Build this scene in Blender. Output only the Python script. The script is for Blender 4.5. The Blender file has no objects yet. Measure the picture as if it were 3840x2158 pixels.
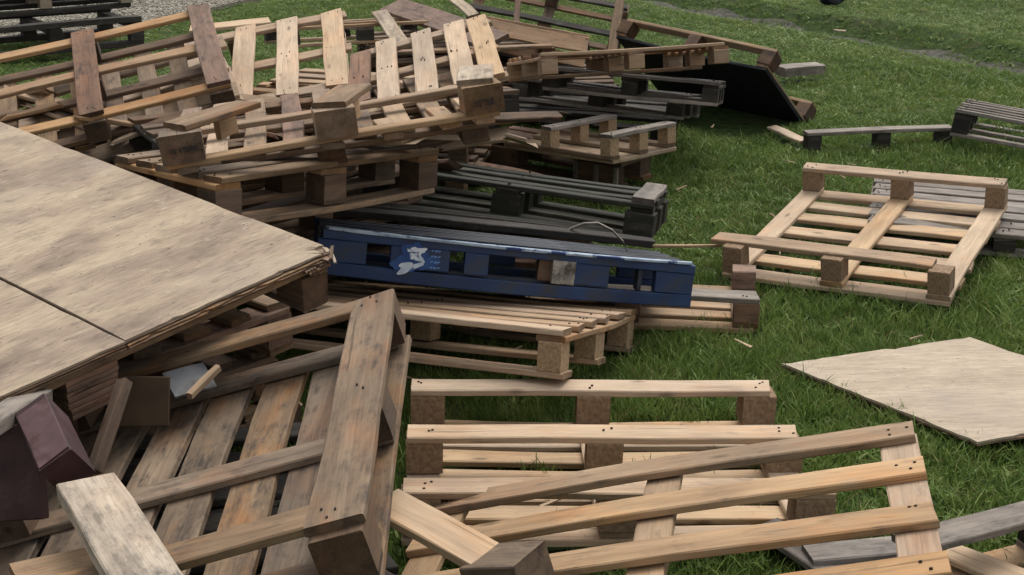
import bpy, math, random
import numpy as np
from mathutils import Vector, Matrix, Euler
random.seed(7); rng = np.random.default_rng(11)
scene = bpy.context.scene
col = scene.collection
R = math.radians
# ------------------------------------------------------------------ camera, sky, sun, exposure
CAMH = 1.95
cd = bpy.data.cameras.new('camera'); cam = bpy.data.objects.new('camera', cd); col.objects.link(cam)
cam.location = (0, 0, CAMH); cam.rotation_euler = (R(90 - 19.5), 0, 0)
cd.sensor_width = 36; cd.lens = 36 * 5000 / 3840; cd.clip_start = .05; cd.clip_end = 500
scene.camera = cam
world = bpy.data.worlds.new('World'); scene.world = world; world.use_nodes = True
nt = world.node_tree; bg = nt.nodes['Background']
sky = nt.nodes.new('ShaderNodeTexSky'); sky.sky_type = 'NISHITA'; sky.sun_disc = False
SUN_EL, SUN_AZ = 62, 20
sky.sun_elevation = R(SUN_EL); sky.sun_rotation = R(SUN_AZ); sky.dust_density = 4; sky.air_density = 1.0
hs = nt.nodes.new('ShaderNodeHueSaturation'); hs.inputs['Saturation'].default_value = .08
nt.links.new(sky.outputs[0], hs.inputs['Color']); nt.links.new(hs.outputs[0], bg.inputs['Color'])
bg.inputs['Strength'].default_value = .15
sd = bpy.data.lights.new('sun', 'SUN'); sd.energy = 1.0; sd.angle = R(40); sd.color = (1, .93, .82)
sun = bpy.data.objects.new('sun', sd); col.objects.link(sun)
sun.rotation_euler = (R(90 - SUN_EL), 0, R(180 - SUN_AZ))
sun.location = (0, 0, 20)
scene.view_settings.view_transform = 'Standard'; scene.view_settings.look = 'None'
scene.view_settings.exposure = .56; scene.view_settings.gamma = 1
scene.view_settings.use_curve_mapping = False

# ------------------------------------------------------------------ material helpers
def new_mat(name):
    m = bpy.data.materials.new(name); m.use_nodes = True
    return m, m.node_tree, m.node_tree.nodes, m.node_tree.links, m.node_tree.nodes['Principled BSDF']
def node(nodes, t, **kw):
    n = nodes.new(t)
    for k, v in kw.items(): setattr(n, k, v)
    return n
def ramp(nodes, stops):
    r = nodes.new('ShaderNodeValToRGB'); e = r.color_ramp.elements
    e[0].position, e[0].color = stops[0][0], (*stops[0][1], 1)
    e[1].position, e[1].color = stops[-1][0], (*stops[-1][1], 1)
    for p, c in stops[1:-1]:
        q = e.new(p); q.color = (*c, 1)
    return r
def g(v): return (v, v, v)
def mixc(nodes, links, fac, a, b, mode='MIX'):
    n = nodes.new('ShaderNodeMix'); n.data_type = 'RGBA'; n.blend_type = mode
    for sock, v in ((n.inputs[0], fac), (n.inputs[6], a), (n.inputs[7], b)):
        if hasattr(v, 'is_linked') or hasattr(v, 'links'): links.new(v, sock)
        elif isinstance(v, (int, float)): sock.default_value = v
        else: sock.default_value = (*v, 1)
    return n.outputs[2]
def math_(nodes, links, op, a, b=None):
    n = nodes.new('ShaderNodeMath'); n.operation = op
    for s, v in ((n.inputs[0], a), (n.inputs[1], b)):
        if v is None: continue
        if isinstance(v, (int, float)): s.default_value = v
        else: links.new(v, s)
    return n.outputs[0]
def wood(name, dark, light, stain=(.08, .065, .05), amt=.5, var=.22, rough=.8, grain=1.0, stain_lo=.52, knots=.8, endmul=.62, warm=0.0):
    m, T, N, Lk, P = new_mat(name)
    tc = node(N, 'ShaderNodeTexCoord'); oi = node(N, 'ShaderNodeObjectInfo')
    off = node(N, 'ShaderNodeVectorMath', operation='MULTIPLY_ADD')
    cmb = node(N, 'ShaderNodeCombineXYZ')
    for i in range(3): Lk.new(oi.outputs['Random'], cmb.inputs[i])
    Lk.new(cmb.outputs[0], off.inputs[0]); off.inputs[1].default_value = (37, 53, 71); Lk.new(tc.outputs['Object'], off.inputs[2])
    def mp(sc):
        q = node(N, 'ShaderNodeVectorMath', operation='MULTIPLY'); Lk.new(off.outputs[0], q.inputs[0]); q.inputs[1].default_value = sc; return q.outputs[0]
    def noise(sc, det=4, rough_=.55, dist=0):
        n = node(N, 'ShaderNodeTexNoise'); n.inputs['Scale'].default_value = 1; n.inputs['Detail'].default_value = det
        n.inputs['Roughness'].default_value = rough_; n.inputs['Distortion'].default_value = dist
        Lk.new(mp(sc), n.inputs['Vector']); return n.outputs['Fac']
    n1 = noise((1.6, 22, 22), 5, .6, .5)
    r1 = ramp(N, [(.22, dark), (.72, light)]); Lk.new(n1, r1.inputs[0])
    n2 = noise((9, 230, 230), 3)
    r2 = ramp(N, [(.3, g(1 - .22 * grain)), (.62, g(1))]); Lk.new(n2, r2.inputs[0])
    c = mixc(N, Lk, 1.0, r1.outputs[0], r2.outputs[0], 'MULTIPLY')
    # broad tone drift along the board
    n3 = noise((3, 6, 6), 3); r3 = ramp(N, [(.3, (.74, .72, .72)), (.7, (1.1, 1.08, 1.04))]); Lk.new(n3, r3.inputs[0])
    c = mixc(N, Lk, 1.0, c, r3.outputs[0], 'MULTIPLY')
    # knots
    vo = node(N, 'ShaderNodeTexVoronoi'); vo.inputs['Scale'].default_value = 1; Lk.new(mp((4.2, 11, 11)), vo.inputs['Vector'])
    rk = ramp(N, [(.05, g(1)), (.15, g(0))]); Lk.new(vo.outputs['Distance'], rk.inputs[0])
    fk = math_(N, Lk, 'MULTIPLY', rk.outputs[0], knots)
    c = mixc(N, Lk, fk, c, tuple(v * .38 for v in dark))
    if warm:
        n6 = noise((4, 9, 9), 4, .6); r6 = ramp(N, [(.5, g(0)), (.68, g(warm))]); Lk.new(n6, r6.inputs[0])
        c = mixc(N, Lk, r6.outputs[0], c, (1.18, .86, .60), 'MULTIPLY')
    n7 = noise((2.5, 75, 75), 3, .5, .2); r7 = ramp(N, [(.66, g(0)), (.72, g(.6))]); Lk.new(n7, r7.inputs[0])
    c = mixc(N, Lk, r7.outputs[0], c, tuple(v * .3 for v in dark))
    # weather stains
    n4 = noise((8, 17, 17), 8, .74); r4 = ramp(N, [(stain_lo, g(0)), (stain_lo + .17, g(1))]); Lk.new(n4, r4.inputs[0])
    n5 = noise((14, 90, 90), 4, .6); r5 = ramp(N, [(.35, g(.25)), (.65, g(1))]); Lk.new(n5, r5.inputs[0])
    f4 = math_(N, Lk, 'MULTIPLY', math_(N, Lk, 'MULTIPLY', r4.outputs[0], r5.outputs[0]), amt)
    c = mixc(N, Lk, f4, c, stain)
    # end grain (board local x is its length)
    ge = node(N, 'ShaderNodeNewGeometry'); vt = node(N, 'ShaderNodeVectorTransform', vector_type='NORMAL', convert_from='WORLD', convert_to='OBJECT')
    Lk.new(ge.outputs['True Normal'], vt.inputs[0]); sx = node(N, 'ShaderNodeSeparateXYZ'); Lk.new(vt.outputs[0], sx.inputs[0])
    ab = math_(N, Lk, 'ABSOLUTE', sx.outputs[0]); gt = math_(N, Lk, 'GREATER_THAN', ab, .75)
    c2 = mixc(N, Lk, 1.0, c, (endmul, endmul * .92, endmul * .85), 'MULTIPLY')
    c = mixc(N, Lk, gt, c, c2)
    h = node(N, 'ShaderNodeHueSaturation'); Lk.new(c, h.inputs['Color'])
    mr = node(N, 'ShaderNodeMapRange'); Lk.new(oi.outputs['Random'], mr.inputs[0]); mr.inputs[3].default_value = 1 - var; mr.inputs[4].default_value = 1 + var
    Lk.new(mr.outputs[0], h.inputs['Value'])
    fr = math_(N, Lk, 'FRACT', math_(N, Lk, 'MULTIPLY', oi.outputs['Random'], 7.31))
    mr2 = node(N, 'ShaderNodeMapRange'); Lk.new(fr, mr2.inputs[0]); mr2.inputs[3].default_value = .78; mr2.inputs[4].default_value = 1.06; Lk.new(mr2.outputs[0], h.inputs['Saturation'])
    Lk.new(h.outputs[0], P.inputs['Base Color']); P.inputs['Roughness'].default_value = rough
    P.inputs['Specular IOR Level'].default_value = .25
    b = node(N, 'ShaderNodeBump'); b.inputs['Strength'].default_value = .5; b.inputs['Distance'].default_value = .002
    hh = math_(N, Lk, 'ADD', n1, math_(N, Lk, 'MULTIPLY', n2, .6)); Lk.new(hh, b.inputs['Height']); Lk.new(b.outputs[0], P.inputs['Normal'])
    return m
def plain(name, c1, c2, scale=30, rough=.8, bump=.3, dist=.003, spec=.3, detail=6, lo=.35, hi=.65, c3=None, s3=4, lo3=.5, hi3=.62):
    m, T, N, Lk, P = new_mat(name)
    tc = node(N, 'ShaderNodeTexCoord'); n = node(N, 'ShaderNodeTexNoise'); n.inputs['Scale'].default_value = scale; n.inputs['Detail'].default_value = detail
    Lk.new(tc.outputs['Object'], n.inputs['Vector']); r = ramp(N, [(lo, c1), (hi, c2)]); Lk.new(n.outputs['Fac'], r.inputs[0]); c = r.outputs[0]
    if c3:
        n3 = node(N, 'ShaderNodeTexNoise'); n3.inputs['Scale'].default_value = s3; n3.inputs['Detail'].default_value = 7; n3.inputs['Roughness'].default_value = .65
        Lk.new(tc.outputs['Object'], n3.inputs['Vector']); r3 = ramp(N, [(lo3, g(0)), (hi3, g(1))]); Lk.new(n3.outputs['Fac'], r3.inputs[0])
        c = mixc(N, Lk, r3.outputs[0], c, c3)
    Lk.new(c, P.inputs['Base Color']); P.inputs['Roughness'].default_value = rough; P.inputs['Specular IOR Level'].default_value = spec
    b = node(N, 'ShaderNodeBump'); b.inputs['Strength'].default_value = bump; b.inputs['Distance'].default_value = dist
    Lk.new(n.outputs['Fac'], b.inputs['Height']); Lk.new(b.outputs[0], P.inputs['Normal'])
    return m
M = {}
M['cream'] = wood('cream_pine', (.39, .275, .17), (.575, .425, .28), amt=.6, var=.10, warm=.4, stain_lo=.55)
M['new'] = wood('pale_pine', (.285, .19, .11), (.45, .315, .195), (.075, .055, .042), amt=.8, var=.14, stain_lo=.53, warm=.55)
M['orange'] = wood('orange_pine', (.32, .19, .095), (.48, .31, .17), (.085, .06, .04), amt=.8, var=.14, stain_lo=.53, warm=.6)
M['tan'] = wood('aged_tan_wood', (.15, .098, .058), (.315, .217, .132), (.05, .04, .034), amt=.92, var=.2, stain_lo=.49, warm=.8)
M['dirty'] = wood('dirty_tan_wood', (.115, .08, .052), (.275, .193, .122), (.035, .03, .027), amt=.95, var=.2, stain_lo=.47, warm=.9)
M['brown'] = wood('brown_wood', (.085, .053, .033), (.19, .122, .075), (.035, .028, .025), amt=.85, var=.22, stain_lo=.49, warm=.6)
M['red'] = wood('reddish_wood', (.14, .08, .054), (.30, .185, .127), (.05, .037, .032), amt=.95, var=.15, stain_lo=.46, warm=.4)
M['grey'] = wood('grey_weathered_wood', (.15, .128, .11), (.32, .28, .245), (.06, .055, .05), amt=.8, var=.2, stain_lo=.45, knots=.5)
M['pale'] = wood('bleached_wood', (.30, .238, .17), (.50, .415, .315), (.075, .065, .055), amt=.95, var=.1, stain_lo=.47, warm=.3)
M['dark'] = wood('dark_rotten_wood', (.02, .017, .015), (.06, .053, .045), (.12, .108, .092), amt=.8, var=.35, stain_lo=.52, knots=.3)
M['dgreen'] = wood('mossy_dark_wood', (.016, .018, .013), (.052, .051, .037), (.10, .092, .07), amt=.8, var=.3, stain_lo=.53, knots=.3)
M['chip'] = plain('pressed_chip_block', (.165, .108, .066), (.275, .188, .118), 90, .9, .5, .004)
M['chipl'] = plain('pale_chip_block', (.22, .15, .085), (.36, .25, .15), 80, .9, .5, .004)
M['maroon'] = plain('maroon_paint', (.028, .012, .013), (.05, .021, .022), 14, .65, .3, .003, c3=(.075, .05, .05), s3=9, lo3=.55, hi3=.75)
M['litpink'] = plain('lit_pink_tone', (.075, .04, .042), (.125, .07, .072), 12, .7, .3, .003, c3=(.065, .03, .03), s3=9)  # paler pink for the beam's lit side, light painted into the colour
M['blackpanel'] = plain('black_panel', (.006, .007, .009), (.014, .015, .018), 8, .75, .15, .004, spec=.2)  # near-black tone over the whole panel face
M['blue'] = plain('blue_plastic', (.006, .020, .070), (.011, .038, .112), 5, .5, .15, .003, spec=.4, c3=(.028, .032, .042), s3=9, lo3=.5, hi3=.66)
M['bluedark'] = plain('dirty_dark_blue_plastic', (.006, .008, .016), (.014, .019, .032), 9, .55, .2, .003, spec=.4, c3=(.07, .085, .11), s3=7, lo3=.6, hi3=.7)
M['scuff'] = plain('scuffed_blue_plastic', (.20, .26, .34), (.36, .43, .50), 20, .7, .4, .004, c3=(.015, .035, .12), s3=9, lo3=.53, hi3=.57)
M['white'] = plain('white_print', (.42, .5, .6), (.62, .68, .74), 25, .6, .1, c3=(.02, .05, .16), s3=38, lo3=.56, hi3=.6)
M['bluewhite'] = plain('faded_blue_print', (.10, .2, .42), (.16, .28, .5), 60, .6, .1)
M['bluewash'] = plain('rubbed_blue_print', (.014, .045, .16), (.03, .085, .24), 22, .55, .1, c3=(.012, .03, .12), s3=14)
M['ink'] = plain('stamp_ink', (.02, .017, .015), (.05, .04, .035), 60, .9, .1)
M['conc'] = plain('scraped_grey_face', (.16, .155, .14), (.34, .32, .28), 45, .9, .7, .006, c3=(.07, .06, .05), s3=16)
M['card'] = plain('brown_board', (.05, .034, .02), (.075, .05, .03), 12, .9, .2)
M['greyplate'] = plain('grey_sheet', (.13, .135, .145), (.19, .195, .205), 14, .7, .2, c3=(.1, .09, .08), s3=8)
M['nail'] = plain('rusty_nail', (.02, .014, .01), (.05, .03, .02), 50, .8, .2)
def plywood_mat(name, cols, stain, along='y', worn=1.0):
    m, T, N, Lk, P = new_mat(name)
    tc = node(N, 'ShaderNodeTexCoord')
    def noise(fine, long, det=6, ro=.6, dist=0):
        q = node(N, 'ShaderNodeVectorMath', operation='MULTIPLY'); Lk.new(tc.outputs['Object'], q.inputs[0]); q.inputs[1].default_value = (fine, long, fine) if along == 'y' else (long, fine, fine)
        n = node(N, 'ShaderNodeTexNoise'); n.inputs['Scale'].default_value = 1; n.inputs['Detail'].default_value = det; n.inputs['Roughness'].default_value = ro; n.inputs['Distortion'].default_value = dist
        Lk.new(q.outputs[0], n.inputs['Vector']); return n.outputs['Fac']
    def over(c, f, lo, hi, amt, colr):
        r = ramp(N, [(lo, g(0)), (hi, g(amt))]); Lk.new(f, r.inputs[0]); return mixc(N, Lk, r.outputs[0], c, colr)
    a = noise(4.5, 2.0, 4, .55, .2); r = ramp(N, [(.28, cols[0]), (.44, cols[1]), (.56, cols[2]), (.72, cols[3])]); Lk.new(a, r.inputs[0]); c = r.outputs[0]
    b_ = noise(130, 11, 6, .75, .1); r2 = ramp(N, [(.34, g(.70)), (.6, g(1.07))]); Lk.new(b_, r2.inputs[0]); c = mixc(N, Lk, 1.0, c, r2.outputs[0], 'MULTIPLY')
    e = noise(26, 9, 9, .78, .3); c = over(c, e, .53, .68, .75 * worn, stain)
    w_ = noise(34, 14, 8, .75, .2); c = over(c, w_, .60, .66, .55 * worn, (.48, .42, .34))
    k = noise(70, 28, 3, .6, .3); c = over(c, k, .67, .71, .85 * worn, (.06, .045, .035))
    s2 = noise(2.2, 1.3, 3, .5); c = over(c, s2, .52, .68, .45 * worn, (.24, .195, .175))
    Lk.new(c, P.inputs['Base Color']); P.inputs['Roughness'].default_value = .85; P.inputs['Specular IOR Level'].default_value = .2
    bp = node(N, 'ShaderNodeBump'); bp.inputs['Strength'].default_value = .6; bp.inputs['Distance'].default_value = .003
    Lk.new(math_(N, Lk, 'ADD', b_, math_(N, Lk, 'MULTIPLY', e, .7)), bp.inputs['Height']); Lk.new(bp.outputs[0], P.inputs['Normal'])
    return m
M['ply'] = plywood_mat('weathered_plywood', [(.18, .136, .105), (.295, .228, .17), (.40, .32, .225), (.335, .262, .205)], (.11, .085, .072))
M['plygrass'] = plywood_mat('pale_plywood', [(.33, .265, .20), (.40, .325, .245), (.45, .37, .28), (.41, .335, .26)], (.26, .21, .18), 'x', .8)
M['plybrown'] = plywood_mat('brown_plywood', [(.2, .14, .09), (.3, .22, .14), (.36, .27, .18), (.3, .21, .13)], (.12, .08, .05))

# ------------------------------------------------------------------ mesh helpers
def link(o): col.objects.link(o); return o
def mesh_obj(name, verts, faces, mat, parent=None, loc=(0, 0, 0), rot=(0, 0, 0), smooth=False):
    me = bpy.data.meshes.new(name); me.from_pydata([tuple(v) for v in verts], [], faces); me.update()
    if mat: me.materials.append(M[mat] if isinstance(mat, str) else mat)
    if smooth: me.polygons.foreach_set('use_smooth', [True] * len(me.polygons))
    o = link(bpy.data.objects.new(name, me)); o.location = loc; o.rotation_euler = rot
    if parent: o.parent = parent
    return o
def empty(name, loc, rot, label, cat, group=None):
    o = link(bpy.data.objects.new(name, None)); o.empty_display_size = .1
    o.location = loc; o.rotation_euler = rot; tag(o, label, cat, group); return o
def tag(o, label, cat, group=None, kind=None):
    if label: o['label'] = label
    if cat: o['category'] = cat
    if group: o['group'] = group
    if kind: o['kind'] = kind
    return o
_cache = {}
FOOT = []          # low boards, to keep grass blades from growing through wood
def board_mesh(l, w, t, var, mat, broken=0):
    key = (round(l, 3), round(w, 3), round(t, 3), var, mat, broken)
    if key in _cache: return _cache[key]
    rr = random.Random(hash(key[:4]) & 0xffff)
    n = max(2, min(9, int(l / .14))); ch = min(.0035, t * .18)
    sec = [(-w/2 + ch, -t/2), (w/2 - ch, -t/2), (w/2, -t/2 + ch), (w/2, t/2 - ch), (w/2 - ch, t/2), (-w/2 + ch, t/2), (-w/2, t/2 - ch), (-w/2, -t/2 + ch)]
    bow = rr.uniform(-.004, .004) * l; cup = rr.uniform(-.003, .003) * l; tw = rr.uniform(-.03, .03) * min(1, l)
    wob = [rr.uniform(.0005, .003) * min(1, l / .4) for _ in '12']; ph = [rr.uniform(0, 6.3) for _ in '12']
    chip = {(e_, c_): rr.uniform(.006, .022) * min(1, l / .3) for e_ in (0, n) for c_ in (0, 1) if rr.random() < .35 and l > .25}
    vs = []
    for i in range(n + 1):
        u = i / n; x = -l/2 + l * u
        dz = bow * math.sin(math.pi * u) * 2; dy = cup * math.sin(math.pi * u) * 2; a = tw * (u - .5)
        jw = [rr.uniform(-.0012, .0012) + wob[0 if y > 0 else 1] * math.sin(u * 9 + ph[0 if y > 0 else 1]) for y, z in sec]
        for k, (y, z) in enumerate(sec):
            xx = x
            if i in (0, n):
                xx += rr.uniform(-.002, .002)
                cc = chip.get((i, 0 if y > 0 else 1), 0)
                if cc and abs(y) > w * .3: xx += (-cc if i == n else cc)
                if (broken & 1 and i == n) or (broken & 2 and i == 0):
                    xx += (-1 if i == n else 1) * rr.choice((0, .02, .05, .09)) * (.5 + rr.random()) * min(1, w / .08)
            yy = y * (1 if abs(y) < w/2 - ch * 1.5 else 1) + jw[k]; zz = z + jw[k] * .25
            vs.append((xx, yy * math.cos(a) - zz * math.sin(a) + dy, yy * math.sin(a) + zz * math.cos(a) + dz))
    fs = []
    for i in range(n):
        for k in range(8):
            a, b = i * 8 + k, i * 8 + (k + 1) % 8
            fs.append((a, a + 8, b + 8, b))
    fs.append(tuple(range(8))); fs.append(tuple(n * 8 + k for k in reversed(range(8))))
    fs = [tuple(reversed(f)) for f in fs]
    me = bpy.data.meshes.new('board'); me.from_pydata(vs, [], fs); me.update(); me.materials.append(M[mat])
    _cache[key] = me; return me
def board(name, parent, l, w, t, loc, rz=0.0, mat='new', rx=0.0, ry=0.0, broken=0, jit=0.0):
    o = link(bpy.data.objects.new(name, board_mesh(l, w, t, random.randrange(4), mat, broken)))
    if jit:
        loc = (loc[0] + random.uniform(-jit, jit), loc[1] + random.uniform(-jit, jit), loc[2]); rz += random.uniform(-jit, jit) * 1.2
    o.location = loc; o.rotation_euler = (rx, ry, rz)
    if parent is not None: o.parent = parent
    return o
def plank(name, label, cat, a, b, w, t, mat, roll=0.0, broken=0, group=None, wdir=None):
    """a free board from end a to end b, its wide face turned by roll about its length"""
    a, b = Vector(a), Vector(b); d = b - a; l = d.length; x = d.normalized()
    y = Vector((0, 0, 1)).cross(x) if wdir is None else Vector(wdir) - Vector(wdir).dot(x) * x
    y.normalize(); z = x.cross(y)
    m = Matrix((x, y, z)).transposed() @ Matrix.Rotation(roll, 3, 'X')
    o = link(bpy.data.objects.new(name, board_mesh(l, w, t, random.randrange(4), mat, broken)))
    o.location = (a + b) / 2; o.rotation_euler = m.to_euler(); tag(o, label, cat, group); return o
def place(rot, loc, s):
    return [R(v) for v in rot], (loc[0] * s, loc[1] * s, CAMH + (loc[2] - CAMH) * s)
def pallet(label, rot, loc, L, W, inv=False, s=1.0, t=.022, hb=.1, slats=7, sw=.1, stringers=3, stw=.1, rows=None, skids=3, kw=.1,
           bl=.1, bw=.1, deck='new', strm=None, blk='chip', skidm=None, skip_slats=(), skip_blocks=(), skip_skids=(), solid=None,
           under=False, jit=.008, cat='pallet', group=None, cross=(), name='wooden_pallet', spans=None, nails=True, broken_slats=(), skid_mats=None, slat_mats=None, skid_edit=None, slat_ys=None, yc=0.0, ztop=False, slat_len=None, slat_shift=0, skip_stringers=()):
    """block pallet. local x runs along deck slats and skids, y across; z=0 is the face it lies on when level.
    layers: skid, block, stringer, slat (reversed when the pallet lies upside down)."""
    rot, loc = place(rot, loc, s)
    L *= s; W *= s; t *= s; hb *= s; sw *= s; stw *= s; kw *= s; bl *= s; bw *= s
    strm = strm or deck; skidm = skidm or deck
    e = empty(name, loc, rot, label, cat, group)
    H = 3 * t + hb + (t if under else 0)
    if rows == [] : H = 2 * t; hb = 0.0
    if ztop: e.location = Vector(loc) - Euler(rot).to_matrix() @ Vector((0, 0, H))
    zz = lambda z: (H - z) if inv else z
    if rows == []: zz = lambda z: z - t
    xs = [(-L/2 + stw/2) + i * (L - stw) / (stringers - 1) for i in range(stringers)]
    ys = [q * s for q in rows] if rows is not None else ([(-W/2 + kw/2) + i * (W - kw) / (skids - 1) for i in range(skids)])
    z0 = 0
    for i, y in enumerate(ys):                                     # skids
        if i in skip_skids: continue
        dx, dy, dr, dz, ll = (skid_edit or {}).get(i, (0, 0, 0, 0, L))
        board('skid', e, ll, kw, t, (dx, y + dy, zz(z0 + t/2) + dz), dr, (skid_mats or {}).get(i, skidm), jit=jit * .3)
    z1 = t
    for kind, pos, mt in cross:                                    # boards across at skid level ('x' position)
        board('cross_board', e, W - kw * .72 if kind == 'in' else W, stw, t, (pos * s, (kw * .36 if kind == 'in' else 0), zz(z1 - t/2 if kind == 'in' else z1 + t/2)), math.pi/2, mt, jit=0)
    if under: z1 += t
    for a, x in enumerate(xs):                                     # blocks
        for b, y in enumerate(ys):
            if (a, b) in skip_blocks: continue
            o = board('block', e, bl, bw, hb + .002, (x, y, zz(z1 + hb/2)), random.uniform(-.04, .04), blk)
    z2 = z1 + hb
    for i, x in enumerate(xs):
        if i in skip_stringers: continue
        board('stringer', e, W, stw, t, (x, yc * s, zz(z2 + t/2)), math.pi/2, strm, jit=jit * .3)
    if under:
        for x in xs: board('stringer', e, W, stw, t, (x, 0, zz(z0 + t * 1.5)), math.pi/2, under if isinstance(under, str) else strm)
    z3 = z2 + t
    if solid:
        board('deck_panel', e, L, W, t, (0, 0, zz(z3 + t/2)), 0, solid)
    else:
        for i in range(len(slat_ys) if slat_ys else slats):
            if i in skip_slats: continue
            y = slat_ys[i] * s if slat_ys else -W/2 + sw/2 + i * (W - sw) / (slats - 1)
            br = 1 if i in broken_slats else 0
            ll = L * (.62 if br else 1) * ((slat_len or {}).get(i, 1))
            board('slat', e, ll, sw, t, ((-(L - ll)/2 if br or slat_shift else 0), y, zz(z3 + t/2)), 0, (slat_mats or {}).get(i, deck), jit=jit, broken=br)
    if nails:
        vs, fs = [], []
        top = zz(z0) if inv else zz(z3 + t); sg = 1
        rowsY = ys if inv else [q * s for q in slat_ys] if slat_ys else [-W/2 + sw/2 + i * (W - sw) / (slats - 1) for i in range(slats) if i not in skip_slats]
        for i, y in enumerate(rowsY):
            if inv and i in skip_skids: continue
            if inv and skid_edit and i in skid_edit: continue
            for x in xs:
                for k in range(random.choice((2, 2, 3))):
                    cx, cy, r = x + random.uniform(-.3, .3) * stw, y + random.uniform(-.32, .32) * sw, .0026
                    n0 = len(vs)
                    for q in range(6): vs.append((cx + r * 1.5 * math.cos(q * math.pi/3), cy + r * math.sin(q * math.pi/3), top + .0035))
                    for q in range(6): vs.append((cx + r * 1.5 * math.cos(q * math.pi/3), cy + r * math.sin(q * math.pi/3), top - .004))
                    fs.append(tuple(range(n0, n0 + 6)))
                    for q in range(6): fs.append((n0 + q, n0 + 6 + q, n0 + 6 + (q + 1) % 6, n0 + (q + 1) % 6))
        if vs:
            o = mesh_obj('nail_heads', vs, fs, 'nail', e); o['kind'] = 'stuff'
    return e

# ------------------------------------------------------------------ ground
def track_d(x, y):
    ax, ay, bx, by = 1.0, 16.3, 5.6, 8.8
    dx, dy = bx - ax, by - ay; l = math.hypot(dx, dy)
    return -((x - ax) * dy - (y - ay) * dx) / l * -1 + .07 * np.sin(y * 2.1)
def furrow(x, y):
    # shallow ditch from (2.1,14.5) to (4.24,11.0) and on
    ax, ay, bx, by = 1.0, 16.3, 5.6, 8.8
    dx, dy = bx - ax, by - ay; l = math.hypot(dx, dy); d = ((x - ax) * dy - (y - ay) * dx) / l
    d = track_d(x, y)
    return -.07 * np.exp(-(d / .22) ** 2) + .10 * np.exp(-((d + .48) / .24) ** 2)
def ground_h(x, y):
    h = .008 * np.sin(x * 2.3 + .5) * np.cos(y * 1.7) + .005 * np.sin(x * 5.1 + y * 3.3)
    return h + furrow(x, y) - .016
xs = np.concatenate([[-300, -120, -50, -20, -12], np.arange(-9, 10.01, .12), [13, 20, 50, 120, 300]])
ysg = np.concatenate([[-60, -20, -6, -2], np.arange(0, 20.01, .12), [24, 32, 50, 100, 200, 400]])
X, Y = np.meshgrid(xs, ysg); Z = ground_h(X, Y)
Z[(X < -9.5) | (X > 10.5) | (Y < -1) | (Y > 21)] = -.012
V = np.stack([X.ravel(), Y.ravel(), Z.ravel()], 1); nx_, ny_ = len(xs), len(ysg)
F = [(j * nx_ + i, j * nx_ + i + 1, (j + 1) * nx_ + i + 1, (j + 1) * nx_ + i) for j in range(ny_ - 1) for i in range(nx_ - 1)]
M['soil'] = plain('lawn_soil', (.018, .03, .008), (.04, .065, .018), 18, .95, .6, .02, spec=.1, c3=(.05, .05, .025), s3=2.5, lo3=.56, hi3=.7)
gr = mesh_obj('ground', V, F, 'soil', smooth=True); gr['kind'] = 'structure'

M['dirt'] = plain('bare_dirt', (.05, .05, .04), (.105, .10, .085), 22, .95, .7, .02, spec=.1, c3=(.05, .065, .025), s3=6, lo3=.55, hi3=.65)
_tp = []
for k in range(61):
    u = k / 60; x_, y_ = 1.0 + 4.6 * u, 16.3 - 7.5 * u; nxx, nyy = .852, .523
    w0, w1 = .13 + .03 * math.sin(k * 1.7), .12 + .05 * math.sin(k * .9 + 1)
    for q in (-w0, -w0 * .4, w1 * .4, w1):
        xx, yy = x_ + nxx * q, y_ + nyy * q; _tp.append((xx, yy, float(ground_h(np.array(xx), np.array(yy))) + .006))
_tf = [(4*k + q, 4*k + q + 1, 4*k + q + 5, 4*k + q + 4) for k in range(60) for q in range(3)]
trk = mesh_obj('dirt_track', _tp, _tf, 'dirt', smooth=True); trk['kind'] = 'structure'
# ------------------------------------------------------------------ pallets and boards, near to far
# pale upside-down pallet lying on the grass in front
pallet('upside-down pale pallet lying level in the grass, three skids on nine blocks', (-1.5, 1.1, 2), (.28, 3.69, .012), 1.2, .84, inv=True,
       slats=7, sw=.085, skids=3, deck='cream', strm='cream', skidm='cream', blk='chip', skid_mats={0: 'new'}, bl=.11, bw=.1)
# slatted pallet propped over it
pallet('honey-coloured slatted pallet tilted over the upside-down pale pallet, its end raised', (-2.2, -15.5, -10.8), (.34, 2.9, .18), 1.4, .85, s=.93, rows=[], slat_ys=[.5, .25, 0, -.25], yc=.1,
       stringers=3, stw=.1, sw=.1, t=.024, deck='new', strm='new', slat_mats={3: 'orange'})
# big brown upturned pallet in front of the plywood
pallet('worn brown upturned pallet leaning under the plywood sheet, long skid on dark blocks', (-15.8, -1.5, 91.8), (-.75, 2.85, .41), 1.2, 1.0, inv=True,
       slats=7, sw=.115, rows=[-.45, .45], kw=.12, stw=.085, deck='dirty', strm='dirty', skidm='tan', blk='brown', bl=.13, bw=.11, skip_skids=(1,), cross=(('in', .55, 'dirty'), ('in', -.55, 'tan')))
# light pallet with its deck up, under the blue one
pallet('pale deck-up pallet whose right end juts from under the blue plastic pallet', (-14.5, -2, -21), (-.33, 4.69, .06), 1.4, .9, slats=6, sw=.1, deck='new', strm='new', blk='chipl', skidm='new', bl=.08, bw=.1, slat_mats={0: 'cream', 1: 'orange'})
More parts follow.
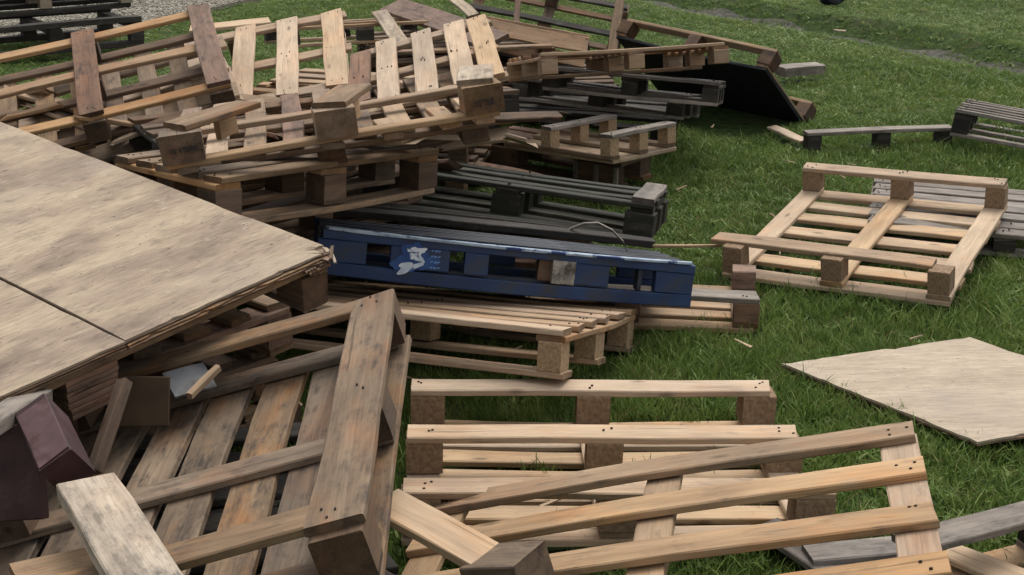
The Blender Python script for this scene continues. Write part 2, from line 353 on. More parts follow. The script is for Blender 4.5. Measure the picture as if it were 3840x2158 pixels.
# right-hand pallet, calibrated on the lawn
pallet('clean pale upside-down pallet alone on the lawn, one skid knocked askew', (5.1, -2.4, -30), (1.67, 5.93, .07), 1.0, 1.2, inv=True, slats=7, sw=.1, rows=[-.55, .55], deck='cream', strm='cream', skidm='new', blk='chip',
       skid_edit={0: (-.085, .045, -.01, -.010, 1.0)}, bl=.09, bw=.09)
pallet('grey weathered deck-up pallet lying half beneath the clean pale pallet', (0, 1, -16), (2.42, 6.35, .0), 1.25, .85, slats=7, sw=.1, deck='grey', strm='grey', blk='dark', hb=.05)
# middle stack, light row
pallet('tan deck-up pallet in the heap directly above the dark end of the blue pallet', (-1.5, 4.9, 48.4), (-.817, 4.624, .655), 1.0, .55, s=1.05, slats=5, sw=.08, deck='tan', strm='orange', blk='brown', skidm='tan')
ec = pallet('upside-down tan pallet with stamped blocks crowning the middle of the heap', (-6.2, 0, 104.8), (-.731, 5.056, .848), 1.0, 1.2, inv=True, s=.98, slats=8, sw=.07, rows=[-.53, 0, .53], kw=.13, bw=.145, stw=.06, deck='new', strm='new', skidm='pale', blk='tan', slat_mats={0: 'cream', 3: 'tan'},
       skid_edit={0: (-.36, -.01, -.25, 0, .24), 1: (-.36, -.05, -.5, 0, .26), 2: (-.34, -.12, -.98, 0, .32)}, skid_mats={0: 'pale', 1: 'tan', 2: 'tan'}, skip_blocks=((1, 0), (1, 1), (1, 2), (2, 0), (2, 1), (2, 2)), slat_ys=[-.53, -.4, -.2, .02, .53], slat_len={0: .4, 1: .3, 2: .25, 3: .3, 4: .4}, slat_shift=-1, skip_stringers=(2,))
board('block', ec, .1, .025, .098, (-.30, -.08, .093), -.55, 'cream'); board('block', ec, .1, .025, .098, (-.22, .36, .093), -.7, 'new'); board('block', ec, .1, .1, .098, (-.30, -.55, .093), -.3, 'tan')
pallet('flattened brown pallet squeezed between the stamped pallet and the tan deck-up pallet', (-6, 1, 100), (-.73, 5.17, .755), 1.0, 1.15, slats=9, sw=.08, hb=.03, deck='tan', strm='brown', blk='brown', skidm='brown', nails=False, slat_mats={2: 'new', 5: 'red', 7: 'new'})
pallet('bright cream slatted deck resting on the stamped upside-down pallet', (-14.4, -8.6, 95.8), (-.36, 5.59, .99), .8, .62, rows=[], ztop=True, slat_ys=[.1675, .015, -.135, -.2425, .29], deck='cream', strm='new', sw=.092, stringers=3, stw=.07, slat_mats={4: 'red'}, slat_len={4: .8})
pallet('bright cream wide-board deck standing in the heap beside the dark skid boards', (-10.7, -17.3, 98), (-1.21, 7.17, .74), .9, .95, rows=[-.25, .3], ztop=True, slat_ys=[-.255, 0, .245, .49], yc=.13, deck='cream', strm='new', blk='tan', sw=.118, stringers=3, stw=.08)
pallet('orange slatted pallet tilted on the heap with reddish stained skid boards', (-11.3, -16.6, 107.8), (-2.07, 6.59, .6), .9, 1.3, inv=True, slats=8, sw=.09, rows=[-.6, 0, .6], kw=.115, stw=.07, under='orange', strm='brown', skidm='red', deck='tan', blk='brown', bl=.12, bw=.11)
# dark ones at the centre
ge_ = pallet('mossy dark pallet with a pale end slat behind the blue plastic pallet', (-7.3, 4.5, -14.2), (.02, 5.92, .22), 1.3, .5, slats=4, sw=.07, deck='dgreen', strm='dgreen', blk='dgreen', skidm='dgreen', bl=.13)
board('end_slat', ge_, .5, .1, .022, (.6, 0, .178), math.pi/2, 'grey')
he = pallet('narrow brown pallet piece with open end cells beside the grass gap', (0, 0, -38), (.30, 7.40, .04), .97, .3, slats=4, sw=.06, deck='red', strm='brown', blk='brown', skidm='brown', rows=[-.12, .12], stringers=2, stw=.3, bl=.27, hb=.10)
for x in (.2, .335, .465): board('divider', he, .1, .012, .03, (x, -.175, .075), 0, 'grey', ry=math.pi/2)
pallet('small upside-down pallet with solid plywood deck and two skids on blocks', (-3.2, 1.8, 45.5), (.42, 7.2, .21), .55, .8, inv=True, solid='plybrown', deck='new', strm='tan', blk='chipl', skidm='grey', stringers=3, rows=[-.36, .06], bl=.07, bw=.07, stw=.07, kw=.08, hb=.09)
pallet('blackened pallet, lower of the dark pair stacked near the black panel', (-9.7, 3, -19.4), (.61, 8.49, .17), 1.1, .6, s=.97, slats=5, sw=.08, deck='dark', strm='dark', blk='dark', skidm='grey', hb=.08, slat_mats={0: 'grey'})
pallet('blackened pallet, upper of the dark pair stacked near the black panel', (-9.7, 2.9, -12.9), (.78, 8.46, .25), 1.1, .6, s=.93, slats=5, sw=.08, deck='dark', strm='dark', blk='dark', skidm='grey', hb=.08, slat_mats={0: 'grey'})
pallet('orange-brown deck-up pallet lying on top of the blackened pallets', (-12, -.9, 14.2), (.66, 8.53, .38), 1.2, .9, s=.90, slats=7, sw=.09, deck='orange', strm='orange', blk='new', skidm='tan', hb=.085, bl=.1, bw=.1, skip_skids=(0,), slat_mats={1: 'red', 3: 'red'})
pallet('leaning pallet with a black panelled face beside the blackened stack', (-41, 2.9, -46.6), (1.35, 9.13, .22), 1.3, .7, inv=True, solid='blackpanel', deck='tan', strm='tan', blk='brown', skidm='new', skids=2, stw=.08, kw=.08)
pallet('grey slatted pallet lying on the lawn beyond the clean pale pallet', (-6.7, 6.3, -23.2), (3.39, 8.16, -.01), 1.2, .9, slats=6, sw=.05, deck='grey', strm='dark', blk='dark', skidm='grey')
# far left pallets on the gravel
pallet('black charred pallet standing on the gravel, lower of two', (0, 0, 35.3), (-4.12, 11.75, .03), 1.5, .9, slats=2, sw=.1, deck='dark', strm='dark', blk='dark', skidm='dark', hb=.11, t=.05, kw=.1, nails=False, bl=.12, rows=[-.4, .4])
pallet('black charred pallet on the gravel with a pale block, upper of two', (0, 0, 33), (-4.25, 12.0, .34), 1.5, .9, slats=6, deck='dark', strm='dark', blk='pale', skidm='dark', hb=.12, t=.04, nails=False)

# ------------------------------------------------------------------ plywood-topped pallet at the left
pe = empty('plywood_topped_pallet', (-.53, 3.76, .74), (R(5), R(4.6), R(-38.9)), 'big weathered plywood sheet on a pallet, two panels with a torn layered corner', 'plywood')
def ragged_sheet(name, x0, x1, y0, y1, z0, z1, mat, parent, cut=.0, jag=.004, seed=0, bite=()):
    rr = random.Random(seed); out = []
    def edge(ax, ay, bx, by, n, nxn, nyn, jg):
        jj = 0
        for i in range(n):
            u = i / n; jj = jj * .72 + abs(rr.gauss(0, jg)) * .45; j = (jj + (rr.random() < .08) * jg * 2.5) if i else 0
            out.append((ax + (bx - ax) * u - nxn * j, ay + (by - ay) * u - nyn * j))
    edge(x0, y0, x1, y0, 30, 0, -1, jag * .4)
    edge(x1, y0, x1, y1 - cut, 26, 1, 0, jag * .5)
    if cut:
        edge(x1, y1 - cut, x1 - cut * .9, y1, 14, .7, .7, jag * 3)
        edge(x1 - cut * .9, y1, x0, y1, 34, 0, 1, jag * .5)
    else: edge(x1, y1, x0, y1, 70, 0, 1, jag)
    edge(x0, y1, x0, y0, 20, -1, 0, jag * .4)
    n = len(out); vs = [(x, y, z1) for x, y in out] + [(x, y, z0) for x, y in out]
    fs = [tuple(range(n)), tuple(reversed(range(n, 2 * n)))] + [(i, n + i, n + (i + 1) % n, (i + 1) % n) for i in range(n)]
    return mesh_obj(name, vs, fs, mat, parent)
tops = ragged_sheet('plywood_panel', -2.15, 0, -.738, 0, -.006, 0, 'ply', pe, cut=.045, jag=.005, seed=1)
ragged_sheet('ply_layer', -2.15, .004, -.738, .004, -.0115, -.0065, 'brown', pe, cut=.02, jag=.005, seed=2)
ragged_sheet('ply_layer', -2.15, .012, -.738, .012, -.0175, -.012, 'tan', pe, cut=.03, jag=.006, seed=3)
ragged_sheet('ply_layer', -2.15, .016, -.738, .016, -.0235, -.018, 'brown', pe, cut=.035, jag=.006, seed=4)
ragged_sheet('plywood_panel', -2.15, .004, -1.75, -.7405, -.0085, -.0015, 'ply', pe, jag=.003, seed=5)
ragged_sheet('ply_layer', -2.15, .01, -1.75, -.744, -.0165, -.0105, 'brown', pe, jag=.004, seed=6)
ragged_sheet('ply_layer', -2.15, .012, -1.75, -.744, -.0235, -.017, 'tan', pe, jag=.004, seed=7)
for x in (-.055, -1.05, -2.09): board('stringer', pe, 1.7, .1, .024, (x, -.86, -.0365), math.pi/2, 'tan')
for x, y in ((-.07, -.07), (-.07, -.86), (-1.05, -.07), (-2.08, -.07), (-1.05, -.86), (-2.08, -.86), (-.07, -1.65), (-1.05, -1.65)):
    if (x, y) == (-.07, -.86):
        for k in range(7): board('block_layer', pe, .15 + random.uniform(-.006, .006), .12, .0155, (x + random.uniform(-.004, .004), y + .02, -.058 - k * .0165), math.pi/2 + random.uniform(-.03, .03), 'red')
    else: board('block', pe, .12, .1, .1 if x < -.5 or y < -.5 else .085, (x, y, -.0985 if x < -.5 or y < -.5 else -.1055), 0, 'brown')
for y in (-.07, -1.65): board('skid', pe, 2.1, .1, .022, (-1.06, y, -.16), 0, 'brown')
for k in range(5):
    ragged_sheet('ply_layer', -.17 + .012 * k, .022 + .006 * (k % 2) - .004 * k, -.13 + .012 * k, .02 - .004 * k, -.0312 - .0075 * k, -.0245 - .0075 * k, 'tan' if k % 2 else 'brown', pe, cut=.05, jag=.006, seed=20 + k)
# splinters at the torn corner
for k in range(9):
    a = random.uniform(-.9, .4)
    board('splinter', pe, random.uniform(.03, .09), random.uniform(.008, .02), .0035, (random.uniform(-.03, .015), random.uniform(-.05, .012), -.004 - .0025 * k), a, random.choice(('tan', 'red', 'pale')), ry=random.uniform(-.15, .2), broken=3)

# ------------------------------------------------------------------ blue plastic pallet
be = empty('plastic_pallet', (-.06, 5.0, .2), (R(-11.5), R(8.5), R(8.5)), 'blue plastic pallet with window slots, scraped pale top edge and white emblem', 'pallet')
BL, BW, BH = 1.45, 1.0, .175
def box(name, x0, x1, y0, y1, z0, z1, mat, parent):
    o = board(name, parent, x1 - x0, y1 - y0, z1 - z0, ((x0 + x1)/2, (y0 + y1)/2, (z0 + z1)/2), 0, mat); return o
for sy, y0 in ((0, -.25), (1, .19)):
    box('bottom_rail', -.725, .725, y0, y0 + .06, 0, .05, 'blue', be)
    box('top_rail', -.725, .725, y0, y0 + .06, .132, .168, 'blue', be)
    posts = [(-.725, -.545), (-.455, -.235), (-.173, -.085), (.25, .385), (.575, .725)] if sy == 0 else [(-.725, -.545), (-.1, .1), (.545, .725)]
    for a, b in posts: box('post', a, b, y0 + .002, y0 + .058, .049, .133, 'blue', be)
box('scraped_foot', .165, .252, -.252, -.18, .045, .135, 'conc', be)
box('post', .115, .163, -.22, -.17, .049, .133, 'brown', be)
box('post', .505, .52, -.24, -.19, .049, .133, 'bluedark', be)
box('edge_lip', -.70, .725, -.256, -.205, .168, .178, 'scuff', be)
for k in range(6):
    y = -.19 + k * .068
    box('deck_rib', -.715, .715, y, y + .04, .15, .172, 'bluedark', be)
for x in (-.69, -.23, .23, .69): box('cross_rib', x - .03, x + .03, -.19, .19, .11, .149, 'bluedark', be)
box('base_plate', -.7, .7, -.18, .18, .006, .02, 'bluedark', be)
# emblem: white shapes and small lines of print
def flat(name, pts, mat, parent, y, thick=.0012):
    n = len(pts); vs = [(x, y, z) for x, z in pts] + [(x, y + thick, z) for x, z in pts]
    fs = [tuple(range(n)), tuple(reversed(range(n, 2 * n)))] + [(i, n + i, n + (i + 1) % n, (i + 1) % n) for i in range(n)]
    return mesh_obj(name, vs, fs, mat, parent)
def blob(cx, cz, rx_, rz_, tilt, seed):
    rr = random.Random(seed); out = []
    for k in range(26):
        a_ = k / 26 * 2 * math.pi; q = 1 + .28 * math.sin(3 * a_ + seed) + rr.uniform(-.2, .2)
        x_, z_ = rx_ * q * math.cos(a_), rz_ * q * math.sin(a_); out.append((cx + x_ * math.cos(tilt) - z_ * math.sin(tilt), cz + x_ * math.sin(tilt) + z_ * math.cos(tilt)))
    return out
flat('emblem_ground', blob(-.365, .088, .085, .05, .1, 9), 'bluewash', be, -.2528)
for k, p in enumerate([blob(-.362, .116, .032, .02, .2, 1), blob(-.386, .056, .042, .018, .35, 2), blob(-.345, .09, .02, .010, -.3, 3)]): flat('emblem', p, 'white', be, -.2535 - .0004 * k)
for k in range(4):
    z = .128 - k * .021
    for q in range(3): flat('print_mark', [(-.305 + q * .013, z), (-.296 + q * .013 + .004 * ((k + q) % 2), z + .002), (-.297 + q * .013, z - .003 - .004 * (q % 2)), (-.304 + q * .013, z - .006)], 'bluewhite', be, -.2532)

# stamped marks on two end blocks
def stamp(x, y, z, strokes):
    vs, fs = [], []
    for a, b, c, d in strokes:
        n = len(vs); vs += [(x, y - a, z + c), (x, y - b, z + c), (x, y - b, z + d), (x, y - a, z + d)]
        vs += [(x + .003, y - a, z + c), (x + .003, y - b, z + c), (x + .003, y - b, z + d), (x + .003, y - a, z + d)]
        fs += [(n, n + 3, n + 2, n + 1), (n, n + 1, n + 5, n + 4), (n + 1, n + 2, n + 6, n + 5), (n + 2, n + 3, n + 7, n + 6), (n + 3, n, n + 4, n + 7)]
    o = mesh_obj('stamp', vs, fs, 'ink', ec); o['kind'] = 'stuff'; return o
stamp(-.5225, .519, .09, [(-.04, -.031, -.008, .008), (-.029, -.022, -.009, .007), (-.012, -.003, -.006, .010), (.001, .05, .001, .011), (.006, .047, -.008, -.002)])
stamp(-.5225, -.519, .085, [(-.035, -.028, -.012, .01), (-.022, -.015, -.012, .012), (-.01, .006, .004, .012), (.01, .017, -.012, .01), (.02, .036, -.01, -.002), (.022, .03, .0, .012)])

# ------------------------------------------------------------------ loose boards
plank('loose_plank', 'smooth pale plank with a round knot lying over the tilted slatted pallet', 'plank', (-.31, 2.84, .40), (-.06, 2.65, .36), .115, .024, 'cream', 0.0)
plank('broken_timber', 'dark splintered timber end sticking out below the smooth pale plank', 'timber', (-.07, 2.645, .325), (.05, 2.57, .375), .135, .085, 'dirty', 0.0)
plank('loose_plank', 'dark rotten plank under the smooth pale plank', 'plank', (-.42, 2.80, .25), (-.12, 2.50, .24), .11, .025, 'grey', 0.1)
plank('loose_plank', 'thick pale mould-stained plank on the brown upturned pallet', 'plank', (-.926, 2.591, .575), (-.627, 2.052, .615), .125, .04, 'pale', 0.0)
plank('loose_plank', 'plain tan board lying beneath the mould-stained plank', 'plank', (-1.0, 2.35, .47), (-.82, 2.47, .455), .16, .02, 'new', 0.1)
UP, RT, FW = Vector((0, .334, .943)), Vector((1, 0, 0)), Vector((0, .943, -.334))
mb = plank('painted_beam', 'square maroon painted beam end with its lit side toned pinkish under the plywood', 'beam', (-1.10, 2.84, .625), (-.985, 2.65, .575), .085, .10, 'maroon', wdir=RT * .5 + UP * .75 + FW * .45)
board('lit_face', mb, .20, .078, .004, (.006, .002, .0515 if (mb.rotation_euler.to_matrix() @ Vector((0, 0, 1))).dot(FW) < 0 else -.0515), 0, 'litpink')  # thin plate carries the beam's lit side in its colour
plank('painted_board', 'dark maroon board in the shade under the plywood', 'board', (-1.30, 2.78, .50), (-1.08, 2.75, .53), .22, .03, 'maroon', wdir=UP)
plank('loose_plank', 'grey beam with a pale edge above the maroon board', 'plank', (-1.188, 2.719, .65), (-1.165, 3.02, .60), .07, .035, 'grey', 0)
plank('loose_plank', 'narrow dark strut slanting below the layered block', 'plank', (-.98, 3.1, .60), (-1.02, 2.92, .44), .04, .03, 'brown', .6)
plank('brown_board', 'plain dark brown board standing behind the upturned pallet boards', 'board', (-1.06, 3.20, .50), (-.90, 3.20, .50), .13, .01, 'card', wdir=UP)
plank('grey_sheet', 'small grey sheet lying inside the upturned pallet', 'sheet', (-.916, 3.27, .515), (-.82, 3.33, .52), .10, .006, 'greyplate', wdir=UP * .8 + FW)
plank('loose_stick', 'short tan stick slanting across the small grey sheet', 'stick', (-.846, 3.20, .515), (-.79, 3.31, .55), .02, .02, 'new', 0)
for k, (ya, yb, za, zb, mt, lab) in enumerate([(5.35, 5.36, .40, .25, 'dark', 'narrow charred plank, closest of the dark planks to the blue pallet'), (5.44, 5.45, .39, .235, 'dark', 'worn grey-black plank between two charred planks behind the blue pallet'),
        (5.53, 5.55, .37, .215, 'dgreen', 'mossy loose plank lying under the front edge of the mossy pallet'), (5.62, 5.64, .33, .17, 'dark', 'charred plank lying directly beneath the mossy dark pallet'), (5.72, 5.74, .28, .12, 'brown', 'dark brown plank on the ground beneath the mossy dark pallet')]):
    plank('loose_plank', lab, 'plank', (-.78 + .03 * k, ya, za), (.60 - .05 * k, yb, zb), .062, .03, mt, random.uniform(-.5, .7), broken=1)
plank('loose_plank', 'long reddish plank lying behind the mossy dark pallet', 'plank', (-.30, 7.25, .12), (.36, 6.74, .10), .09, .022, 'red', .3)
plank('thin_stick', 'thin straw-coloured stick lying in the grass beside the askew skid', 'stick', (.60, 5.79, .10), (.95, 5.765, .11), .018, .012, 'cream', 0)
def strap(name, label, pts, r, mat):
    vs, fs = [], []
    for i, p in enumerate(pts):
        for q in range(4):
            a = q * math.pi/2 + .78; vs.append((p[0], p[1] + r * 2.2 * math.cos(a), p[2] + r * math.sin(a)))
        if i:
            for q in range(4): fs.append((4*i - 4 + q, 4*i - 4 + (q + 1) % 4, 4*i + (q + 1) % 4, 4*i + q))
    fs += [(3, 2, 1, 0), tuple(4 * len(pts) - 4 + q for q in range(4))]
    return tag(mesh_obj(name, vs, fs, mat), label, 'strap')
strap('packing_strap', 'curled grey packing strap arching over the back of the blue pallet', [(.20, 5.40, .27), (.25, 5.36, .315), (.30, 5.33, .345), (.355, 5.28, .362), (.41, 5.21, .352), (.45, 5.14, .325), (.468, 5.08, .285), (.472, 5.05, .25)], .006, 'grey')
# broken grey pallet at the lower right corner
pallet('broken grey upside-down pallet at the edge of the lawn below the plywood on grass', (0, 0, 24), (1.60, 2.98, 0), 1.0, .7, inv=True, slats=5, sw=.09, deck='new', strm='grey', skidm='grey', blk='dark', rows=[-.3, .3], skip_skids=(0,), skip_blocks=((0, 0), (1, 0), (0, 1)), broken_slats=(4,))
plank('splintered_plank', 'splintered yellowish plank lying under the grey skid', 'plank', (1.17, 3.22, .05), (1.42, 2.98, .05), .085, .02, 'cream', .1, broken=2)
plank('loose_plank', 'grey weathered plank on the ground beneath the tilted slatted pallet', 'plank', (.72, 3.36, .04), (.95, 2.95, .05), .10, .022, 'grey', 0)
plank('loose_plank', 'dull grey board reaching from the tilted slatted pallet to the grey skid', 'plank', (.80, 3.16, .06), (1.12, 3.20, .07), .09, .022, 'grey', 0)
# plywood on the grass
ps = empty('plywood_sheet', (1.45, 4.35, .035), (0, R(-1.5), 0), 'pale plywood sheet lying flat on the grass, grass creeping over its edge', 'plywood')
A, B, D = Vector((1.0, 4.563, 0)), Vector((1.764, 4.78, 0)), Vector((1.499, 3.881, 0)); Cc = B + (D - A) * 1.0
def sheet_poly(pts, z0, z1, mat, parent, name, org, seed=0, jag=.006, sag=0.0):
    rr = random.Random(seed); out = []
    for i in range(len(pts)):
        a, b = Vector(pts[i]), Vector(pts[(i + 1) % len(pts)]); n = 24
        nn = (b - a).cross(Vector((0, 0, 1))).normalized()
        for k in range(n): out.append(a + (b - a) * (k / n) - nn * abs(rr.gauss(0, jag if k else 0)))
    n = len(out); vs = [(p.x - org[0], p.y - org[1], z1) for p in out] + [(p.x - org[0], p.y - org[1], z0) for p in out]
    fs = [tuple(range(n)), tuple(reversed(range(n, 2 * n)))] + [(i, n + i, n + (i + 1) % n, (i + 1) % n) for i in range(n)]
    return mesh_obj(name, vs, fs, mat, parent)
sheet_poly([A, D, Cc, B], .004, .012, 'plygrass', ps, 'ply_face', (1.45, 4.35), 3, .004)
sheet_poly([A, D, Cc, B], -.004, .0035, 'tan', ps, 'ply_layer', (1.45, 4.35), 4, .003)
# pallet under the blue one, on the grass to its right
pallet('weathered upside-down pallet in the grass under the end of the blue pallet', (0, 0, -8), (.50, 5.30, -.01), 1.05, .5, inv=True, slats=5, sw=.08, deck='new', strm='tan', skidm='grey', blk='red', hb=.08, rows=[-.2, .2], skip_skids=(1,))
# grey skid with blocks, yellow offcut
ve = empty('skid_board', (2.285, 8.155, 0), (0, 0, R(9.2)), 'long grey board on three blocks joined to the grey slatted pallet', 'board')
board('plank', ve, .96, .09, .022, (0, 0, .10), 0, 'grey')
for x in (-.43, 0.02, .43): board('block', ve, .09, .08, .091, (x, 0, .045), 0, 'dark')
plank('yellow_offcut', 'short yellow plank offcut lying alone in the grass', 'plank', (1.70, 8.56, .03), (1.83, 8.12, .03), .07, .02, 'cream', .1)
plank('wood_chip', 'tiny pale wood chip lying far out on the lawn', 'offcut', (3.02, 12.6, .05), (3.12, 12.55, .05), .05, .012, 'pale', 0)
# boards and frames at the back of the heap
plank('loose_plank', 'broad reddish plank poking up at the back of the heap', 'plank', (-.86, 9.65, .67), (-.10, 8.45, .60), .20, .03, 'red', .35)
plank('loose_plank', 'pale grey plank slanting down behind the bright cream decks', 'plank', (-.90, 9.12, .70), (-.68, 8.4, .58), .10, .02, 'pale', .2)
plank('loose_plank', 'white-grey plank lying steep beside the broad reddish plank', 'plank', (-.44, 9.7, .73), (-.26, 9.2, .66), .08, .02, 'pale', .2)
pallet('thin pale frame of a pallet standing out behind the bright cream decks', (-6, 0, 20), (-1.1, 9.3, .47), 1.1, .8, slats=3, sw=.06, skids=2, deck='new', strm='grey', blk='dark', nails=False, hb=.07)
plank('loose_plank', 'pale plank lying across behind the wide-board cream deck', 'plank', (-2.0, 8.3, .70), (-1.52, 8.45, .73), .13, .024, 'cream', .1)
ce = empty('crate_side', (.15, 9.05, .50), (R(-20), R(10), R(-4)), 'orange-brown crate side with dark end board at the back of the heap', 'crate')
board('side_board', ce, .72, .11, .022, (0, 0, .05), 0, 'orange', rx=R(75)); board('side_board', ce, .72, .09, .022, (0, .02, -.06), 0, 'orange', rx=R(75))
board('end_board', ce, .28, .16, .022, (.37, .14, .02), math.pi/2, 'dark', rx=R(70)); board('top_board', ce, .72, .06, .02, (0, .05, .115), 0, 'new')
board('bottom_board', ce, .72, .3, .02, (0, .16, -.11), 0, 'dark')
pallet('dark see-through pallet frame at the far back of the heap', (30, 10, -8), (.25, 10.9, .26), 1.25, .8, inv=True, slats=3, sw=.06, skids=3, deck='brown', strm='brown', blk='brown', skidm='dark', kw=.06, stw=.08, nails=False)
plank('upright_post', 'reddish upright post at the far back of the heap', 'post', (.75, 10.05, .25), (.86, 10.6, .72), .065, .06, 'tan', 0)
plank('upright_post', 'slim reddish post between the dark frame boards', 'post', (.02, 10.3, .25), (.05, 10.7, .62), .045, .05, 'red', 0)
plank('loose_plank', 'small grey board lying in the grass behind the black panelled pallet', 'plank', (2.07, 10.3, .08), (2.42, 10.45, .08), .16, .07, 'grey', 0)
# things deeper in the heap that carry the ones above
def filler(label, x, y, z, yaw, rx=0, ry=0, mats=('tan', 'brown'), L=1.2, W=.9, **kw):
    pallet(label, (rx, ry, yaw), (x, y, z), L, W, deck=mats[0], strm=mats[1], skidm=mats[0], blk=mats[1], slats=6, sw=.09, nails=False, **kw)
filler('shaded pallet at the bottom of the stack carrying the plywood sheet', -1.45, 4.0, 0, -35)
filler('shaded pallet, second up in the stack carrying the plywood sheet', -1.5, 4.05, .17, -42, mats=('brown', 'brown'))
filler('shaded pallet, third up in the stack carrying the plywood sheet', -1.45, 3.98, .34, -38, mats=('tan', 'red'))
filler('dark pallet at the ground under the brown upturned pallet', -.95, 3.0, 0, 20, mats=('dark', 'dark'))  # dark wood puts the shade under the upturned pallet into the colour
filler('dark pallet resting on another under the brown upturned pallet', -1.0, 2.98, .12, 12, mats=('dark', 'brown'))  # deck and skids darkened to stand in for shade
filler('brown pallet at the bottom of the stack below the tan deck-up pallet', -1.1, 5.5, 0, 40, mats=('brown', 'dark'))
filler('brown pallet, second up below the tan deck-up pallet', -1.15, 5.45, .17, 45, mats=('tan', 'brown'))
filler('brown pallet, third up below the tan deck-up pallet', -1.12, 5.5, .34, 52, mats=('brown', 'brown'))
filler('dark brown pallet deep behind the stamped pallet', -1.1, 6.2, .42, 30, 0, 0, mats=('brown', 'dark'))
filler('brown pallet at the bottom under the orange slatted pallet', -2.0, 6.9, 0, 20, mats=('tan', 'brown'))
filler('brown pallet in the middle under the orange slatted pallet', -2.05, 6.85, .17, 28, mats=('tan', 'brown'))
_e = (Euler((R(-11.3), R(-16.6), R(107.8))).to_matrix() @ Matrix.Rotation(R(-84), 3, 'Z')).to_euler()
pallet('pale cluttered pallet right beneath the orange slatted pallet', [math.degrees(v) for v in _e], (-2.02, 6.66, .40), 1.35, .95, deck='new', strm='cream', skidm='tan', blk='cream', slats=4, sw=.14, nails=False, slat_mats={0: 'tan', 2: 'cream'}, jit=.03)
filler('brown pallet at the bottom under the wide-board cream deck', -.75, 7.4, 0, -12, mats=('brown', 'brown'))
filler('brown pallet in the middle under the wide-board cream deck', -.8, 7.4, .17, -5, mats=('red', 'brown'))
filler('tan pallet right beneath the wide-board cream deck', -.85, 7.45, .34, -20, mats=('new', 'tan'))
filler('brown pallet lying behind the stamped pallet under the cream slatted deck', -.5, 6.75, .46, 20, -6, 0, mats=('brown', 'dark'), L=.9, W=.7)
filler('dark pallet on the ground beneath the blackened pair', .5, 8.75, 0, -15, mats=('dark', 'dark'))
filler('brown pallet on the ground under the back boards', .1, 9.6, 0, 10, mats=('brown', 'dark'))
filler('brown pallet stacked under the reddish plank', -.3, 9.3, .17, 25, mats=('red', 'brown'))
filler('brown pallet stacked higher under the reddish plank', -.4, 9.2, .34, 15, mats=('tan', 'brown'))

rr_ = random.Random(5)
zones = [(-2.6, -1.5, 6.2, 7.0, .40, .60, 26), (-1.5, -.9, 6.5, 7.1, .45, .62, 9), (-1.15, -.25, 5.0, 5.5, .70, .80, 8), (-.5, .1, 6.0, 6.9, .35, .62, 8), (-1.3, -.7, 5.6, 6.1, .5, .75, 7)]
for x0, x1, y0, y1, z0, z1, n in zones:
    for _ in range(n):
        c = Vector((rr_.uniform(x0, x1), rr_.uniform(y0, y1), rr_.uniform(z0, z1))); a_ = rr_.uniform(-.9, .9); l_ = rr_.uniform(.12, .4)
        d = Vector((math.cos(a_), math.sin(a_), rr_.uniform(-.25, .25))) * l_
        mt = rr_.choice(('new', 'tan', 'tan', 'brown', 'cream', 'red')); zi = zones.index((x0, x1, y0, y1, z0, z1, n))
        where = ('under the orange slatted pallet', 'under the wide-board cream deck', 'under the stamped upside-down pallet', 'behind the cream slatted deck', 'behind the stamped upside-down pallet')[zi]
        hue = {'new': 'pale', 'tan': 'tan', 'brown': 'dark brown', 'cream': 'cream', 'red': 'reddish'}[mt]
        plank('broken_board', 'short broken %s board wedged loosely %s' % (hue, where), 'board', c - d, c + d, rr_.uniform(.05, .11), .02, mt, rr_.uniform(-.6, .6), broken=3, group='broken %s boards %s' % (hue, where))
# dark bundle left far out on the lawn
def lump(name, rad, loc, mat, seed, label, cat):
    rr = random.Random(seed); vs, fs = [], []; nu, nv = 14, 8
    for j in range(nv + 1):
        for i in range(nu):
            th, ph_ = 2 * math.pi * i / nu, math.pi * j / nv; q = 1 + .22 * math.sin(3 * th + seed) * math.sin(2 * ph_) + rr.uniform(-.1, .1)
            vs.append((rad[0] * q * math.cos(th) * math.sin(ph_), rad[1] * q * math.sin(th) * math.sin(ph_), rad[2] * (1 + q * math.cos(ph_))))
    for j in range(nv):
        for i in range(nu): fs.append((j * nu + i, (j + 1) * nu + i, (j + 1) * nu + (i + 1) % nu, j * nu + (i + 1) % nu))
    return tag(mesh_obj(name, vs, fs, mat, loc=loc), label, cat)
lump('cloth_bundle', (.14, .1, .07), (3.5, 14.75, 0), 'bluedark', 3, 'crumpled dark bundle lying far out on the lawn', 'bundle')
# splinters in the grass
vs_, fs_ = [], []
for _ in range(26):
    y = rr_.uniform(3.2, 9.5); x = rr_.uniform(-.6, 1.0) * (.5 + .25 * y); a_ = rr_.uniform(0, 3.14); l_, w_ = rr_.uniform(.01, .04), rr_.uniform(.003, .010); z = .03 + rr_.uniform(0, .02); i0 = len(vs_)
    for u, v, zz in ((-1, -1, 0), (1, -.3, 0), (1, .3, 0), (-1, 1, 0), (-1, -1, 1), (1, -.3, 1), (1, .3, 1), (-1, 1, 1)):
        vs_.append((x + u * l_ * math.cos(a_) - v * w_ * math.sin(a_), y + u * l_ * math.sin(a_) + v * w_ * math.cos(a_), z + zz * .005 + u * .008))
    fs_ += [tuple(i0 + q for q in f) for f in ((3, 2, 1, 0), (4, 5, 6, 7), (0, 1, 5, 4), (1, 2, 6, 5), (2, 3, 7, 6), (3, 0, 4, 7))]
spl = tag(mesh_obj('wood_splinters', vs_, fs_, 'cream'), 'small pale wood splinters scattered in the grass', 'splinters', kind='stuff')
